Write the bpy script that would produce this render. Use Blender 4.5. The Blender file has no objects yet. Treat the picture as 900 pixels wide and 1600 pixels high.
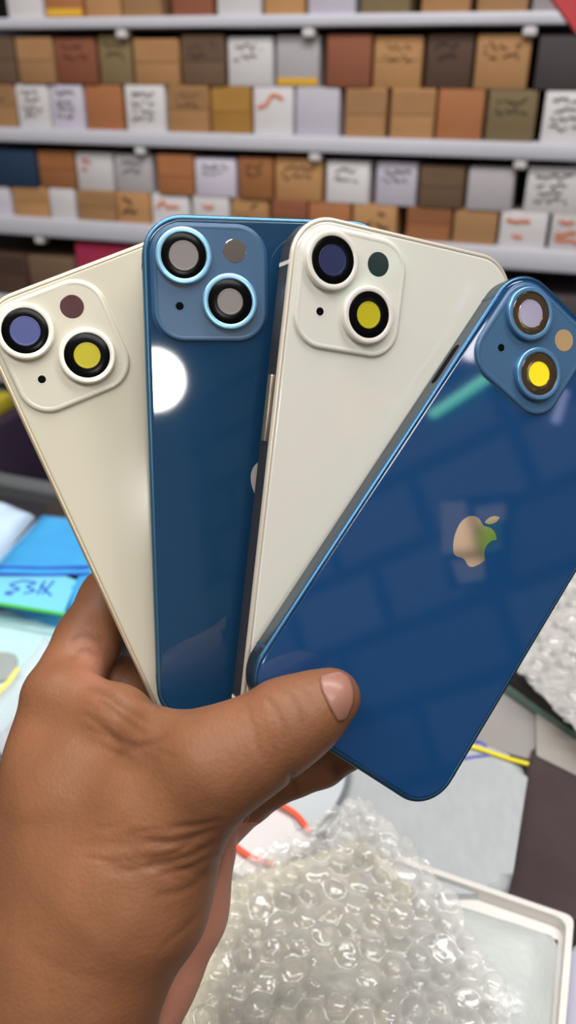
import bpy, bmesh, math, random
import numpy as np
from mathutils import Vector, Matrix, noise as mnoise
from mathutils.bvhtree import BVHTree

random.seed(7)
SC = bpy.context.scene
COL = SC.collection

# ------------------------------------------------------------------ camera
F = 1250.0
PITCH, ROLL, YAW = math.radians(28.24), math.radians(0.6), math.radians(-17.5)
COUNTER = 0.85
CAM = np.array([0.0, 0.0, COUNTER + 0.36])
def cam_axes(p, r):
    fwd = np.array([0, math.cos(p), -math.sin(p)]); up = np.array([0, math.sin(p), math.cos(p)]); rt = np.array([1., 0, 0])
    c, s = math.cos(r), math.sin(r)
    return np.array([c*rt + s*up, s*rt - c*up, fwd])
RC = cam_axes(PITCH, ROLL)            # rows: right, down, forward
def P(px, py, z):                     # photo coordinate at depth z (mm) -> world point (m)
    c = np.array([(px-450)/F*z, (py-800)/F*z, z])/1000.0
    return CAM + RC.T @ c
def ray(px, py):
    d = RC.T @ np.array([(px-450)/F, (py-800)/F, 1.0])
    return d/np.linalg.norm(d)
def on_z(px, py, z):                  # where the sight line meets a level plane
    d = ray(px, py); return CAM + d*((z-CAM[2])/d[2])

cd = bpy.data.cameras.new('camera'); cam = bpy.data.objects.new('camera', cd); COL.objects.link(cam)
M = Matrix(((RC[0][0], -RC[1][0], -RC[2][0], CAM[0]), (RC[0][1], -RC[1][1], -RC[2][1], CAM[1]),
            (RC[0][2], -RC[1][2], -RC[2][2], CAM[2]), (0, 0, 0, 1)))
cam.matrix_world = M
cd.sensor_fit = 'VERTICAL'; cd.sensor_height = 36; cd.lens = 36*F/1600
cd.clip_start = 0.01; cd.clip_end = 50
cd.dof.use_dof = True; cd.dof.focus_distance = 0.23; cd.dof.aperture_fstop = cd.lens/2.4
SC.camera = cam

# ------------------------------------------------------------------ materials
def lin(c):
    return tuple(((v/255)/12.92 if v/255 <= .04045 else ((v/255+.055)/1.055)**2.4) for v in c)+(1.0,)
MATS = {}
def mat(name, rgb, rough=.5, metal=0., var=.06, scale=40., bump=0., bscale=200., spec=.5, coat=0., sss=0., trans=0., ior=1.45, stretch=None, alpha=1.):
    if name in MATS: return MATS[name]
    m = bpy.data.materials.new(name); m.use_nodes = True
    nt = m.node_tree; N = nt.nodes; L = nt.links
    b = N['Principled BSDF']
    b.inputs['Roughness'].default_value = rough; b.inputs['Metallic'].default_value = metal
    b.inputs['Specular IOR Level'].default_value = spec; b.inputs['Coat Weight'].default_value = coat
    b.inputs['Coat Roughness'].default_value = .03; b.inputs['IOR'].default_value = ior
    b.inputs['Transmission Weight'].default_value = trans; b.inputs['Alpha'].default_value = alpha
    if sss:
        b.inputs['Subsurface Weight'].default_value = sss
        b.inputs['Subsurface Radius'].default_value = (1., .35, .2); b.inputs['Subsurface Scale'].default_value = .003
    tc = N.new('ShaderNodeTexCoord'); mp = N.new('ShaderNodeMapping')
    if stretch: mp.inputs['Scale'].default_value = stretch
    L.new(tc.outputs['Object'], mp.inputs['Vector'])
    nz = N.new('ShaderNodeTexNoise'); nz.inputs['Scale'].default_value = scale; nz.inputs['Detail'].default_value = 4
    L.new(mp.outputs['Vector'], nz.inputs['Vector'])
    mx = N.new('ShaderNodeMix'); mx.data_type = 'RGBA'
    c = lin(rgb)
    mx.inputs[6].default_value = tuple(max(0, v*(1-var)) for v in c[:3])+(1,)
    mx.inputs[7].default_value = tuple(min(1, v*(1+var)) for v in c[:3])+(1,)
    L.new(nz.outputs['Fac'], mx.inputs[0]); L.new(mx.outputs[2], b.inputs['Base Color'])
    if bump:
        n2 = N.new('ShaderNodeTexNoise'); n2.inputs['Scale'].default_value = bscale; n2.inputs['Detail'].default_value = 3
        L.new(mp.outputs['Vector'], n2.inputs['Vector'])
        bp = N.new('ShaderNodeBump'); bp.inputs['Strength'].default_value = bump; bp.inputs['Distance'].default_value = .001
        L.new(n2.outputs['Fac'], bp.inputs['Height']); L.new(bp.outputs['Normal'], b.inputs['Normal'])
    MATS[name] = m; return m

def film(name, tint, body, base=.16, edge=.75, rough=.1, power=.5):
    """thin clear plastic: part see-through, part glossy"""
    m = bpy.data.materials.new(name); m.use_nodes = True
    nt = m.node_tree; N = nt.nodes; L = nt.links
    out = N['Material Output']; b = N['Principled BSDF']
    b.inputs['Base Color'].default_value = lin(body); b.inputs['Roughness'].default_value = rough
    b.inputs['Specular IOR Level'].default_value = .9
    tr = N.new('ShaderNodeBsdfTransparent'); tr.inputs['Color'].default_value = lin(tint)
    lw = N.new('ShaderNodeLayerWeight'); lw.inputs['Blend'].default_value = power
    mr = N.new('ShaderNodeMapRange'); mr.inputs['To Min'].default_value = base; mr.inputs['To Max'].default_value = edge
    L.new(lw.outputs['Facing'], mr.inputs['Value'])
    mx = N.new('ShaderNodeMixShader'); L.new(mr.outputs['Result'], mx.inputs['Fac'])
    L.new(tr.outputs['BSDF'], mx.inputs[1]); L.new(b.outputs['BSDF'], mx.inputs[2]); L.new(mx.outputs['Shader'], out.inputs['Surface'])
    MATS[name] = m; return m

def emit(name, rgb, strength):
    m = bpy.data.materials.new(name); m.use_nodes = True
    b = m.node_tree.nodes['Principled BSDF']
    b.inputs['Emission Color'].default_value = lin(rgb); b.inputs['Emission Strength'].default_value = strength
    return m

# ------------------------------------------------------------------ object helpers
def obj(name, bm, m, parent=None, smooth=None):
    me = bpy.data.meshes.new(name)
    bmesh.ops.recalc_face_normals(bm, faces=bm.faces[:])
    bm.to_mesh(me); bm.free()
    if m: me.materials.append(m)
    if smooth is not None:
        for p in me.polygons: p.use_smooth = True
        me.set_sharp_from_angle(angle=math.radians(smooth))
        for p in me.polygons:
            if len(p.vertices) > 8: p.use_smooth = False
    o = bpy.data.objects.new(name, me); COL.objects.link(o)
    if parent is not None: o.parent = parent
    return o
def tag(o, label=None, cat=None, group=None, kind=None):
    if label: o['label'] = label
    if cat: o['category'] = cat
    if group: o['group'] = group
    if kind: o['kind'] = kind
    return o
def empty(name, mw):
    o = bpy.data.objects.new(name, None); COL.objects.link(o); o.matrix_world = mw; o.empty_display_size = .01
    return o
def add_box(bm, x0, x1, y0, y1, z0, z1, bev=0., seg=2):
    r = bmesh.ops.create_cube(bm, size=1.0)
    vs = r['verts']
    for v in vs:
        v.co = Vector((x0+(v.co.x+.5)*(x1-x0), y0+(v.co.y+.5)*(y1-y0), z0+(v.co.z+.5)*(z1-z0)))
    if bev:
        es = list({e for v in vs for e in v.link_edges})
        bmesh.ops.bevel(bm, geom=es, offset=bev, segments=seg, profile=.5, affect='EDGES')
def rr(w, h, r, n=10, cx=0., cy=0.):
    pts = []
    for sx, sy, a0 in ((1, 1, 0), (-1, 1, 90), (-1, -1, 180), (1, -1, 270)):
        for i in range(n+1):
            a = math.radians(a0+90*i/n)
            pts.append((cx+sx*(w/2-r)+r*math.cos(a), cy+sy*(h/2-r)+r*math.sin(a)))
    return pts
def loft(bm, loops, cap0=False, cap1=False, close=False):
    rings = [[bm.verts.new(p) for p in lp] for lp in loops]
    n = len(rings[0]); R = len(rings)
    for i in range(R if close else R-1):
        a, b = rings[i], rings[(i+1) % R]
        for k in range(n):
            bm.faces.new((a[k], a[(k+1) % n], b[(k+1) % n], b[k]))
    if cap0: bm.faces.new(rings[0][::-1])
    if cap1: bm.faces.new(rings[-1])
def lathe(bm, prof, cx=0., cy=0., n=48, cap0=False, cap1=False, close=False):
    loft(bm, [[(cx+r*math.cos(2*math.pi*k/n), cy+r*math.sin(2*math.pi*k/n), z) for k in range(n)] for r, z in prof], cap0, cap1, close)
def tube(bm, pts, r, n=8, closed=False, flat=1.0):
    pts = [Vector(p) for p in pts]; m = len(pts); rings = []
    prev = None
    for i, p in enumerate(pts):
        if closed: t = pts[(i+1) % m]-pts[i-1]
        else: t = pts[min(i+1, m-1)]-pts[max(i-1, 0)]
        t.normalize()
        ref = prev if prev is not None else (Vector((0, 0, 1)) if abs(t.z) < .9 else Vector((1, 0, 0)))
        a = (ref - t*ref.dot(t)).normalized(); b = t.cross(a); prev = a
        rings.append([p+a*(r*flat*math.cos(2*math.pi*k/n))+b*(r*math.sin(2*math.pi*k/n)) for k in range(n)])
    loft(bm, rings, not closed, not closed, closed)
def smooth_poly(pts, n=6):
    pts = [np.array(p, float) for p in pts]; out = []
    for i in range(len(pts)-1):
        p0, p1, p2, p3 = pts[max(i-1, 0)], pts[i], pts[i+1], pts[min(i+2, len(pts)-1)]
        for k in range(n):
            t = k/n
            out.append(.5*((2*p1)+(p2-p0)*t+(2*p0-5*p1+4*p2-p3)*t*t+(3*p1-p0-3*p2+p3)*t**3))
    out.append(pts[-1]); return out
def prism(bm, pts, z0, z1, bev=0., bseg=2):
    """vertical prism over a list of world xy points"""
    a = [bm.verts.new((p[0], p[1], z0)) for p in pts]; b = [bm.verts.new((p[0], p[1], z1)) for p in pts]
    n = len(pts); top = bm.faces.new(b); bm.faces.new(a[::-1])
    for k in range(n): bm.faces.new((a[k], a[(k+1) % n], b[(k+1) % n], b[k]))
    if bev: bmesh.ops.bevel(bm, geom=list(top.edges), offset=bev, segments=bseg, profile=.5, affect='EDGES')
def round_poly(pts, r, n=5):
    """round the corners of a 2-D polygon"""
    out = []; m = len(pts)
    for i in range(m):
        p, a, b = np.array(pts[i][:2]), np.array(pts[i-1][:2]), np.array(pts[(i+1) % m][:2])
        d1 = (a-p)/np.linalg.norm(a-p); d2 = (b-p)/np.linalg.norm(b-p)
        rr_ = min(r, .45*np.linalg.norm(a-p), .45*np.linalg.norm(b-p))
        s, e = p+d1*rr_, p+d2*rr_
        for k in range(n+1):
            t = k/n; out.append(tuple((1-t)**2*s+2*t*(1-t)*p+t*t*e))
    return out

# ------------------------------------------------------------------ phone housings
W, H, T = 71.5e-3, 146.7e-3, 7.65e-3
RCN = 11.5e-3
BUMP_C, BUMP_S, BUMP_R = (-17.2e-3, 54.8e-3), 32.3e-3, 8.6e-3
LENS = ((-24.5e-3, 61.9e-3), (-11.9e-3, 49.7e-3)); FLASH = (-10.2e-3, 63.7e-3); MIC = (-25.9e-3, 48.4e-3)

APPLE = "M12.152 6.896c-.948 0-2.415-1.078-3.96-1.04-2.04.027-3.91 1.183-4.961 3.014-2.117 3.675-.546 9.103 1.519 12.09 1.013 1.454 2.208 3.09 3.792 3.039 1.52-.065 2.09-.987 3.935-.987 1.831 0 2.35.987 3.96.948 1.637-.026 2.676-1.48 3.676-2.948 1.156-1.688 1.636-3.325 1.662-3.415-.039-.013-3.182-1.221-3.22-4.857-.026-3.04 2.48-4.494 2.597-4.559-1.429-2.09-3.623-2.324-4.39-2.376-2-.156-3.675 1.09-4.61 1.09z"
LEAF = "M15.53 3.83c.843-1.012 1.4-2.427 1.245-3.83-1.207.052-2.662.805-3.532 1.818-.78.896-1.454 2.338-1.273 3.714 1.338.104 2.715-.688 3.559-1.701"
def svg(path, n=8):
    import re
    tk = re.findall(r"[Mcz]|-?\d*\.\d+|-?\d+", path)
    nums = [float(t) for t in tk if t not in 'Mcz']
    cur = np.array(nums[:2]); pts = []; q = nums[2:]
    for i in range(0, len(q)-5, 6):
        a = cur+np.array(q[i:i+2]); b = cur+np.array(q[i+2:i+4]); e = cur+np.array(q[i+4:i+6])
        for k in range(n):
            t = k/n; pts.append((1-t)**3*cur+3*t*(1-t)**2*a+3*t*t*(1-t)*b+t**3*e)
        cur = e
    if np.linalg.norm(pts[0]-cur) > 1e-3: pts.append(cur)
    return pts
def rod(r):
    r = np.array(r); th = np.linalg.norm(r); k = r/th
    K = np.array([[0, -k[2], k[1]], [k[2], 0, -k[0]], [-k[1], k[0], 0]])
    return np.eye(3)+math.sin(th)*K+(1-math.cos(th))*K@K

def phone(par, s, label, c):
    Rw = RC.T @ rod(par[:3]) @ np.diag([1., -1, -1]); t = CAM + RC.T @ (np.array(par[3:])/1000)
    mw = Matrix.Identity(4)
    for i in range(3):
        for j in range(3): mw[i][j] = Rw[i][j]*s
        mw[i][3] = t[i]
    root = empty('phone_housing', mw)
    tag(root, label, 'phone housing', 'phone housings held in the hand')
    mm = 1e-3
    def ring(ins, z): return [(x, y, z) for x, y in rr(W-2*ins, H-2*ins, RCN-ins, 12)]
    bm = bmesh.new()
    loft(bm, [ring(i*mm, z*mm) for i, z in ((1.25, -1.0), (.0, -1.0), (0, -7.0), (.2, -7.4), (.6, -7.65), (2.2, -7.65), (2.2, -1.0))], close=True)
    fr = obj('frame', bm, c['frame'], root, 50)
    bm = bmesh.new()
    loft(bm, [ring(i*mm, z*mm) for i, z in ((1.25, -.99), (1.25, -.12), (.95, 0.0), (.55, -.02), (.2, -.25), (0, -.65), (0, -.99))], close=True)
    obj('frame_rim', bm, c['rim'], fr, 50)
    bm = bmesh.new()
    loft(bm, [ring(i*mm, z*mm) for i, z in ((2.15, -1.6), (1.28, -1.5), (1.28, -.2), (1.45, -.06), (1.75, 0.0))], True, True)
    obj('back_glass', bm, c['glass'], root, 40)
    # antenna lines across the side wall near each end
    for sx in (-1, 1):
        for yy in (-H/2+13.5*mm, H/2-13.5*mm):
            bm = bmesh.new()
            x0, x1 = sorted((sx*(W/2+.06*mm), sx*(W/2-.5*mm)))
            add_box(bm, x0, x1, yy-.55*mm, yy+.55*mm, -7.2*mm, -.5*mm, .03*mm, 1)
            obj('antenna_line', bm, c['line'], fr, 40)
    # side buttons on the left wall / empty slot
    for y0, y1, nm in c['buttons']:
        bm = bmesh.new()
        if nm == 'volume_button':
            add_box(bm, -W/2-.55*mm, -W/2+.3*mm, y0*mm, y1*mm, -5.4*mm, -2.9*mm, .3*mm, 3)
            obj('volume_button', bm, c['button'], fr, 40)
        else:
            pts = rr((y1-y0)*mm, 3.0*mm, 1.45*mm, 6)
            loft(bm, [[(-W/2+dx, (y0+y1)/2*mm+a, -3.9*mm+b) for a, b in pts] for dx in (.3*mm, -.03*mm)], True, True)
            obj('button_slot', bm, c['slot'], fr, 40)
    # camera plateau
    bx, by = BUMP_C
    def bring(ins, z): return [(x, y, z) for x, y in rr(BUMP_S-2*ins, BUMP_S-2*ins, BUMP_R-ins, 12, bx, by)]
    bm = bmesh.new()
    loft(bm, [bring(i*mm, z*mm) for i, z in ((-.3, -.02), (-.05, .05), (.12, .25), (.22, .5), (.4, .72), (.7, .84), (1.0, .86), (1.35, .86), (1.5, .8), (1.7, .8))], True, True)
    bp = obj('camera_bump', bm, c['bump'], root, 60)
    for k, (lx, ly) in enumerate(LENS):
        bm = bmesh.new()
        lathe(bm, [(r*mm, z*mm) for r, z in ((7.75, .7), (7.75, 2.1), (7.6, 2.35), (7.35, 2.45), (6.55, 2.45), (6.25, 2.35), (6.15, 1.9), (6.15, .7))], lx, ly, 64, close=True)
        rg = obj('lens_ring', bm, c['ring'], bp, 40)
        rin = 4.1 if k == 0 else 3.65
        bm = bmesh.new()
        lathe(bm, [(r*mm, z*mm) for r, z in ((6.2, 1.1), (6.2, 2.12), (6.05, 2.2), (rin+.03, 2.2), (rin, 2.17), (rin-.02, 1.3))], lx, ly, 64)
        obj('lens_bezel', bm, c['bezel'], bp, 40)
        bm = bmesh.new()
        lathe(bm, [(r*mm, z*mm) for r, z in ((rin+.05, 1.2), (rin+.02, 2.02), (rin-.12, 2.1), (rin-.35, 2.1), (rin-.5, 2.06))], lx, ly, 48, True, True)
        fm = obj('lens_film', bm, c['films'][k], bp, 40)
        if c['filmlabels'][k]: fm['label'] = c['filmlabels'][k]
    bm = bmesh.new(); lathe(bm, [(3.25*mm, .6*mm), (3.25*mm, .84*mm), (3.1*mm, .88*mm)], *FLASH, 40, True, True)
    obj('flash_window', bm, c['flash'], bp, 40)
    bm = bmesh.new(); lathe(bm, [(r*mm, z*mm) for r, z in ((1.5, .7), (1.45, .84), (1.2, .88), (1.1, .83), (1.05, .7))], *MIC, 24, False, False)
    mh = obj('microphone_rim', bm, c['bump'], bp, 40)
    bm = bmesh.new(); lathe(bm, [(1.08*mm, .7*mm), (1.08*mm, .84*mm)], *MIC, 24, True, True)
    obj('microphone_hole', bm, c['slot'], bp, 40)
    # fruit mark at the middle of the back
    bm = bmesh.new()
    body, leaf = svg(APPLE), svg(LEAF)
    k = 17.2*mm/24
    for pl in (body, leaf):
        lp = [((x-12)*k*.95, (12-y)*k+.4*mm) for x, y in pl]
        vs0 = [bm.verts.new((x, y, -.05*mm)) for x, y in lp]; vs1 = [bm.verts.new((x, y, .05*mm)) for x, y in lp]
        n = len(lp)
        for i in range(n): bm.faces.new((vs0[i], vs0[(i+1) % n], vs1[(i+1) % n], vs1[i]))
        es = [bm.edges.get((vs1[i], vs1[(i+1) % n])) for i in range(n)]
        bmesh.ops.triangle_fill(bm, edges=es, use_beauty=True)
    lg = obj('logo', bm, c['logo'], root)
    lg['label'] = 'mirror silver fruit emblem'
    return root

cream_glass = mat('cream_back_glass', (204, 198, 179), .14, var=.015, scale=15, spec=.5, coat=.4)
white_glass = mat('white_back_glass', (214, 212, 203), .14, var=.015, scale=15, spec=.5, coat=.4)
blue_glass = mat('blue_back_glass', (24, 60, 92), .04, var=.04, scale=15, spec=.6, coat=.6)
blue_glass2 = mat('deep_blue_back_glass', (18, 62, 108), .04, var=.04, scale=15, spec=.6, coat=.6)
cream_metal = mat('cream_anodised_frame', (222, 206, 182), .3, .9, .03)
shaded_white_metal = mat('shaded_pale_frame', (128, 118, 112), .34, .9, .03)  # pale frame; the shade between the housings is put into its colour
blue_metal = mat('blue_anodised_frame', (80, 126, 160), .32, .9, .03)
blue_metal2 = mat('steel_blue_anodised_frame', (78, 92, 104), .38, .85, .03)
cream_bump = mat('cream_camera_plateau', (208, 203, 186), .16, var=.015, spec=.5, coat=.3)
white_bump = mat('white_camera_plateau', (214, 212, 203), .16, var=.015, spec=.5, coat=.3)
blue_bump = mat('frosted_blue_camera_plateau', (58, 92, 126), .3, var=.02, spec=.5)
cream_ring = mat('cream_lens_ring', (250, 246, 232), .28, .3, .02)
white_ring = mat('white_lens_ring', (246, 240, 232), .28, .3, .02)
sky_ring = mat('sky_blue_lens_ring', (150, 206, 240), .28, .6, .02)
steel_ring = mat('steel_blue_lens_ring', (110, 158, 205), .28, .7, .02)
black_gloss = mat('black_lens_bezel', (6, 6, 7), .2, var=.05, spec=.15)
brown_reflection_gloss = mat('brown_reflection_bezel', (120, 100, 76), .1, .85, var=.1, spec=.8)  # black bezel with the brown reflection of the room put into its colour
film_blue = mat('blue_protective_film', (74, 82, 136), .35, var=.04)
film_navy = mat('navy_protective_film', (38, 44, 84), .35, var=.04)
film_yellow = mat('yellow_protective_film', (184, 172, 24), .35, var=.04)
film_yellow2 = mat('bright_yellow_protective_film', (250, 220, 30), .3, var=.04)
film_grey = mat('grey_lens_opening', (128, 120, 118), .3, var=.06)
film_lilac = mat('lilac_silver_lens_film', (186, 180, 208), .15, .5, var=.06)
dark_hole = mat('dark_hole', (6, 7, 10), .6, var=.05, spec=.05)
navy_hole = mat('navy_flash_window', (6, 10, 26), .15, var=.05)
reflection_window = mat('reflection_flash_window', (96, 66, 68), .12, .3, var=.2, scale=300)  # dark reflection in the flash glass, put into its colour
mirror_window = mat('mirror_flash_window', (190, 180, 176), .06, .9, var=.1)
beige_window = mat('beige_flash_window', (208, 176, 132), .12, .5, var=.1)
mirror_logo = mat('mirror_silver_logo', (226, 214, 204), .07, 1., var=.02)
line_pale = mat('pale_antenna_line', (232, 226, 220), .5, var=.02)
line_blue = mat('dull_blue_antenna_line', (40, 66, 92), .5, var=.02)

cream_rim = mat('cream_polished_rim', (222, 204, 176), .3, .6, .03); blue_rim = mat('light_blue_polished_rim', (84, 132, 168), .3, .8, .03)
steel_rim = mat('steel_blue_polished_rim', (64, 104, 140), .3, .9, .03); pale_rim = mat('pale_polished_rim', (234, 224, 208), .3, .5, .03)
phone([0.08299, -0.17317, -0.41251, -26.91127, -3.15267, 240.02497], 1.0359,
      'cream phone housing at the left end of the fan, blue film on upper lens',
      dict(rim=cream_rim, frame=cream_metal, glass=cream_glass, line=line_pale, bump=cream_bump, ring=cream_ring, bezel=black_gloss,
           films=(film_blue, film_yellow), filmlabels=('round blue protective film', 'round yellow protective film'),
           flash=reflection_window, slot=dark_hole, logo=mirror_logo, button=cream_metal, buttons=()))
phone([0.12759, -0.20216, -0.025, -4.29892, -10.20851, 230.62086], .98128,
      'upright blue phone housing with pale blue lens rings, a round lamp mirrored in it',
      dict(rim=blue_rim, frame=blue_metal, glass=blue_glass, line=line_blue, bump=blue_bump, ring=sky_ring, bezel=black_gloss,
           films=(film_grey, film_grey), filmlabels=(None, None),
           flash=mirror_window, slot=dark_hole, logo=mat('satin_silver_logo', (214, 206, 198), .5, .6, var=.02), button=blue_metal, buttons=()))
phone([0.1164, -0.41002, 0.09244, 26.3165, -3.8661, 228.15028], .9977,
      'white phone housing between the two blue ones, navy film on upper lens',
      dict(rim=pale_rim, frame=shaded_white_metal, glass=white_glass, line=line_pale, bump=white_bump, ring=white_ring, bezel=black_gloss,
           films=(film_navy, film_yellow), filmlabels=('round navy protective film', 'round yellow protective film'),
           flash=navy_hole, slot=dark_hole, logo=mirror_logo, button=cream_metal, buttons=((12.5, 30.5, 'volume_button'),)))
phone([-0.06038, -0.33906, 0.60916, 53.40835, 7.03327, 227.32292], .98313,
      'tilted blue phone back housing in front with silver emblem, pinned by the thumb',
      dict(rim=steel_rim, frame=blue_metal2, glass=blue_glass2, line=line_blue, bump=blue_bump, ring=steel_ring, bezel=brown_reflection_gloss,
           films=(film_lilac, film_yellow2), filmlabels=('round lilac silver film', 'round yellow protective film'),
           flash=beige_window, slot=dark_hole, logo=mirror_logo, button=blue_metal2, buttons=((28.5, 42.5, 'button_slot'),)))
PHONES = [([0.08299, -0.17317, -0.41251, -26.91127, -3.15267, 240.02497], 1.0359), ([0.12759, -0.20216, -0.025, -4.29892, -10.20851, 230.62086], .98128),
          ([0.1164, -0.41002, 0.09244, 26.3165, -3.8661, 228.15028], .9977), ([-0.06038, -0.33906, 0.60916, 53.40835, 7.03327, 227.32292], .98313)]

# ------------------------------------------------------------------ the hand (one continuous surface)
def C3(px, py, z): return np.array([(px-450)/F*z, (py-800)/F*z, z])      # camera frame, mm
#HAND-BEGIN
CAPS = [  # chains of (px, py, depth, radius mm), blend mm
    # thumb
    ([(519, 1089, 203, 7.2), (487, 1109, 203, 9.4), (447, 1131, 204, 11.3), (400, 1162, 205, 12.0), (336, 1196, 206, 12.7)], 3),
    # thumb metacarpal and thenar
    ([(336, 1196, 206, 12.7), (252, 1288, 212, 15.8), (200, 1385, 214, 21.5), (122, 1520, 214, 22.0), (60, 1700, 214, 24.0)], 8),
    # back of hand on the index side
    ([(92, 1095, 240, 11.5), (92, 1200, 236, 14.5), (88, 1330, 232, 18.0), (60, 1500, 228, 22.0), (20, 1700, 222, 25.0)], 9),
    # forearm
    ([(95, 1590, 222, 25.0), (10, 1800, 224, 27.0), (-90, 2150, 226, 30.0)], 8),
    # fill between
    ([(150, 1190, 226, 12.0), (210, 1240, 218, 15.0)], 9),
    ([(120, 1260, 224, 18.0), (130, 1420, 220, 22.0)], 9),
    # web from index knuckle to thumb
    ([(110, 1092, 236, 9.5), (185, 1122, 225, 8.0), (252, 1160, 213, 7.6), (330, 1185, 207, 10.0)], 6),
    ([(140, 1040, 264, 9.0), (205, 1085, 264, 9.5), (230, 1150, 262, 9.0)], 6),
    # palm behind and the heel of the hand
    ([(292, 1328, 243, 15.0), (264, 1415, 242, 17.5), (215, 1500, 238, 19.0), (140, 1640, 232, 22.0)], 3.5),
    ([(200, 1280, 255, 15.0), (180, 1420, 250, 18.0)], 8),
    ([(170, 1180, 264, 12.0), (230, 1290, 262, 13.0)], 8),
    ([(110, 1110, 256, 11.5), (230, 1270, 268, 11.0), (300, 1330, 262, 11.0)], 7),
    # index finger
    ([(100, 1080, 244, 11.2), (138, 1000, 254, 10.0), (172, 935, 260, 9.4), (250, 905, 264, 8.6), (330, 890, 262, 7.6), (385, 880, 258, 6.6)], 3),
    # middle finger
    ([(160, 1130, 264, 11.0), (250, 1075, 272, 9.6), (350, 1040, 270, 9.0), (430, 1010, 262, 8.0), (490, 985, 255, 7.0)], 3),
    # ring finger
    ([(220, 1230, 268, 10.5), (330, 1180, 273, 9.4), (420, 1120, 268, 8.8), (500, 1070, 260, 7.8), (560, 1035, 252, 6.8)], 3),
    # little finger, seen in the gap below the thumb
    ([(300, 1320, 262, 10.5), (385, 1238, 250, 9.0), (418, 1217, 246, 8.4), (458, 1200, 243, 8.2), (500, 1185, 241, 8.0), (540, 1163, 239, 7.2), (566, 1148, 238, 6.4)], 3),
    ([(352, 1275, 236, 5.0), (372, 1272, 236, 3.6)], 3),
]
CREASES = [  # (polyline px, width px, depth mm)
    ([(405, 1085), (425, 1100), (440, 1130), (445, 1165)], 5, .28), ([(432, 1072), (455, 1090), (468, 1120), (470, 1150)], 5, .25),
    ([(385, 1110), (400, 1150), (405, 1190)], 5, .2), ([(455, 1065), (478, 1085), (488, 1115)], 5, .2),
    ([(347, 1292), (300, 1310), (250, 1318), (190, 1312)], 6, .7), ([(345, 1310), (305, 1335), (255, 1350), (190, 1362)], 6, .9),
    ([(343, 1330), (300, 1355), (250, 1365)], 5, .5), ([(352, 1280), (310, 1290), (260, 1292)], 5, .5),
    ([(335, 1360), (290, 1390), (240, 1400)], 6, .35), ([(130, 1070), (165, 1082), (200, 1105), (235, 1130)], 7, .8),
    ([(150, 1090), (190, 1120), (230, 1150)], 6, .45), ([(125, 1110), (160, 1135), (190, 1165)], 6, .35),
    ([(150, 1140), (190, 1160), (225, 1165)], 6, .3), ([(105, 1005), (130, 992), (165, 1002)], 6, .5), ([(110, 1030), (135, 1018), (160, 1030)], 5, .35),
    ([(175, 1185), (205, 1170), (240, 1160), (262, 1145)], 6, .4), ([(460, 1205), (456, 1220), (462, 1245)], 6, .9),
    ([(524, 1195), (527, 1205), (531, 1218)], 5, .5),
    ([(310, 1310), (270, 1335), (220, 1340)], 5, .4), ([(40, 1480), (110, 1520), (180, 1530)], 10, .15), ([(325, 1400), (300, 1440), (250, 1480)], 5, .25),
]
NAIL = dict(base=[(494, 1058), (499, 1073), (507, 1090), (515, 1108), (525, 1128)], tip=[(533, 1049), (545, 1059), (551, 1078), (550, 1100), (541, 1123)])
#HAND-END

def sdf_hand(X, Y, Z):
    D = np.full(X.shape, 1e3, np.float32)
    for chain, k in CAPS:
        for a, b in zip(chain[:-1], chain[1:]):
            pa, pb = C3(*a[:3]), C3(*b[:3]); ba = pb-pa; l2 = float(ba@ba)
            lo = np.minimum(pa-a[3], pb-b[3])-22; hi = np.maximum(pa+a[3], pb+b[3])+22
            lo = np.maximum(lo, np.minimum(pa, pb)-max(a[3], b[3])-22); hi = np.minimum(hi, np.maximum(pa, pb)+max(a[3], b[3])+22)
            i0, i1 = np.searchsorted(GX, (lo[0], hi[0])); j0, j1 = np.searchsorted(GY, (lo[1], hi[1])); k0, k1 = np.searchsorted(GZ, (lo[2], hi[2]))
            if i1 <= i0 or j1 <= j0 or k1 <= k0: continue
            s = np.s_[i0:i1, j0:j1, k0:k1]
            x, y, z = X[s]-pa[0], Y[s]-pa[1], Z[s]-pa[2]
            t = np.clip((x*ba[0]+y*ba[1]+z*ba[2])/l2, 0, 1)
            d = np.sqrt((x-t*ba[0])**2+(y-t*ba[1])**2+(z-t*ba[2])**2)-(a[3]+(b[3]-a[3])*t)
            o = D[s]; h = np.maximum(k-np.abs(o-d), 0)/k
            D[s] = np.minimum(o, d)-h*h*k*.25
    return D
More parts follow.
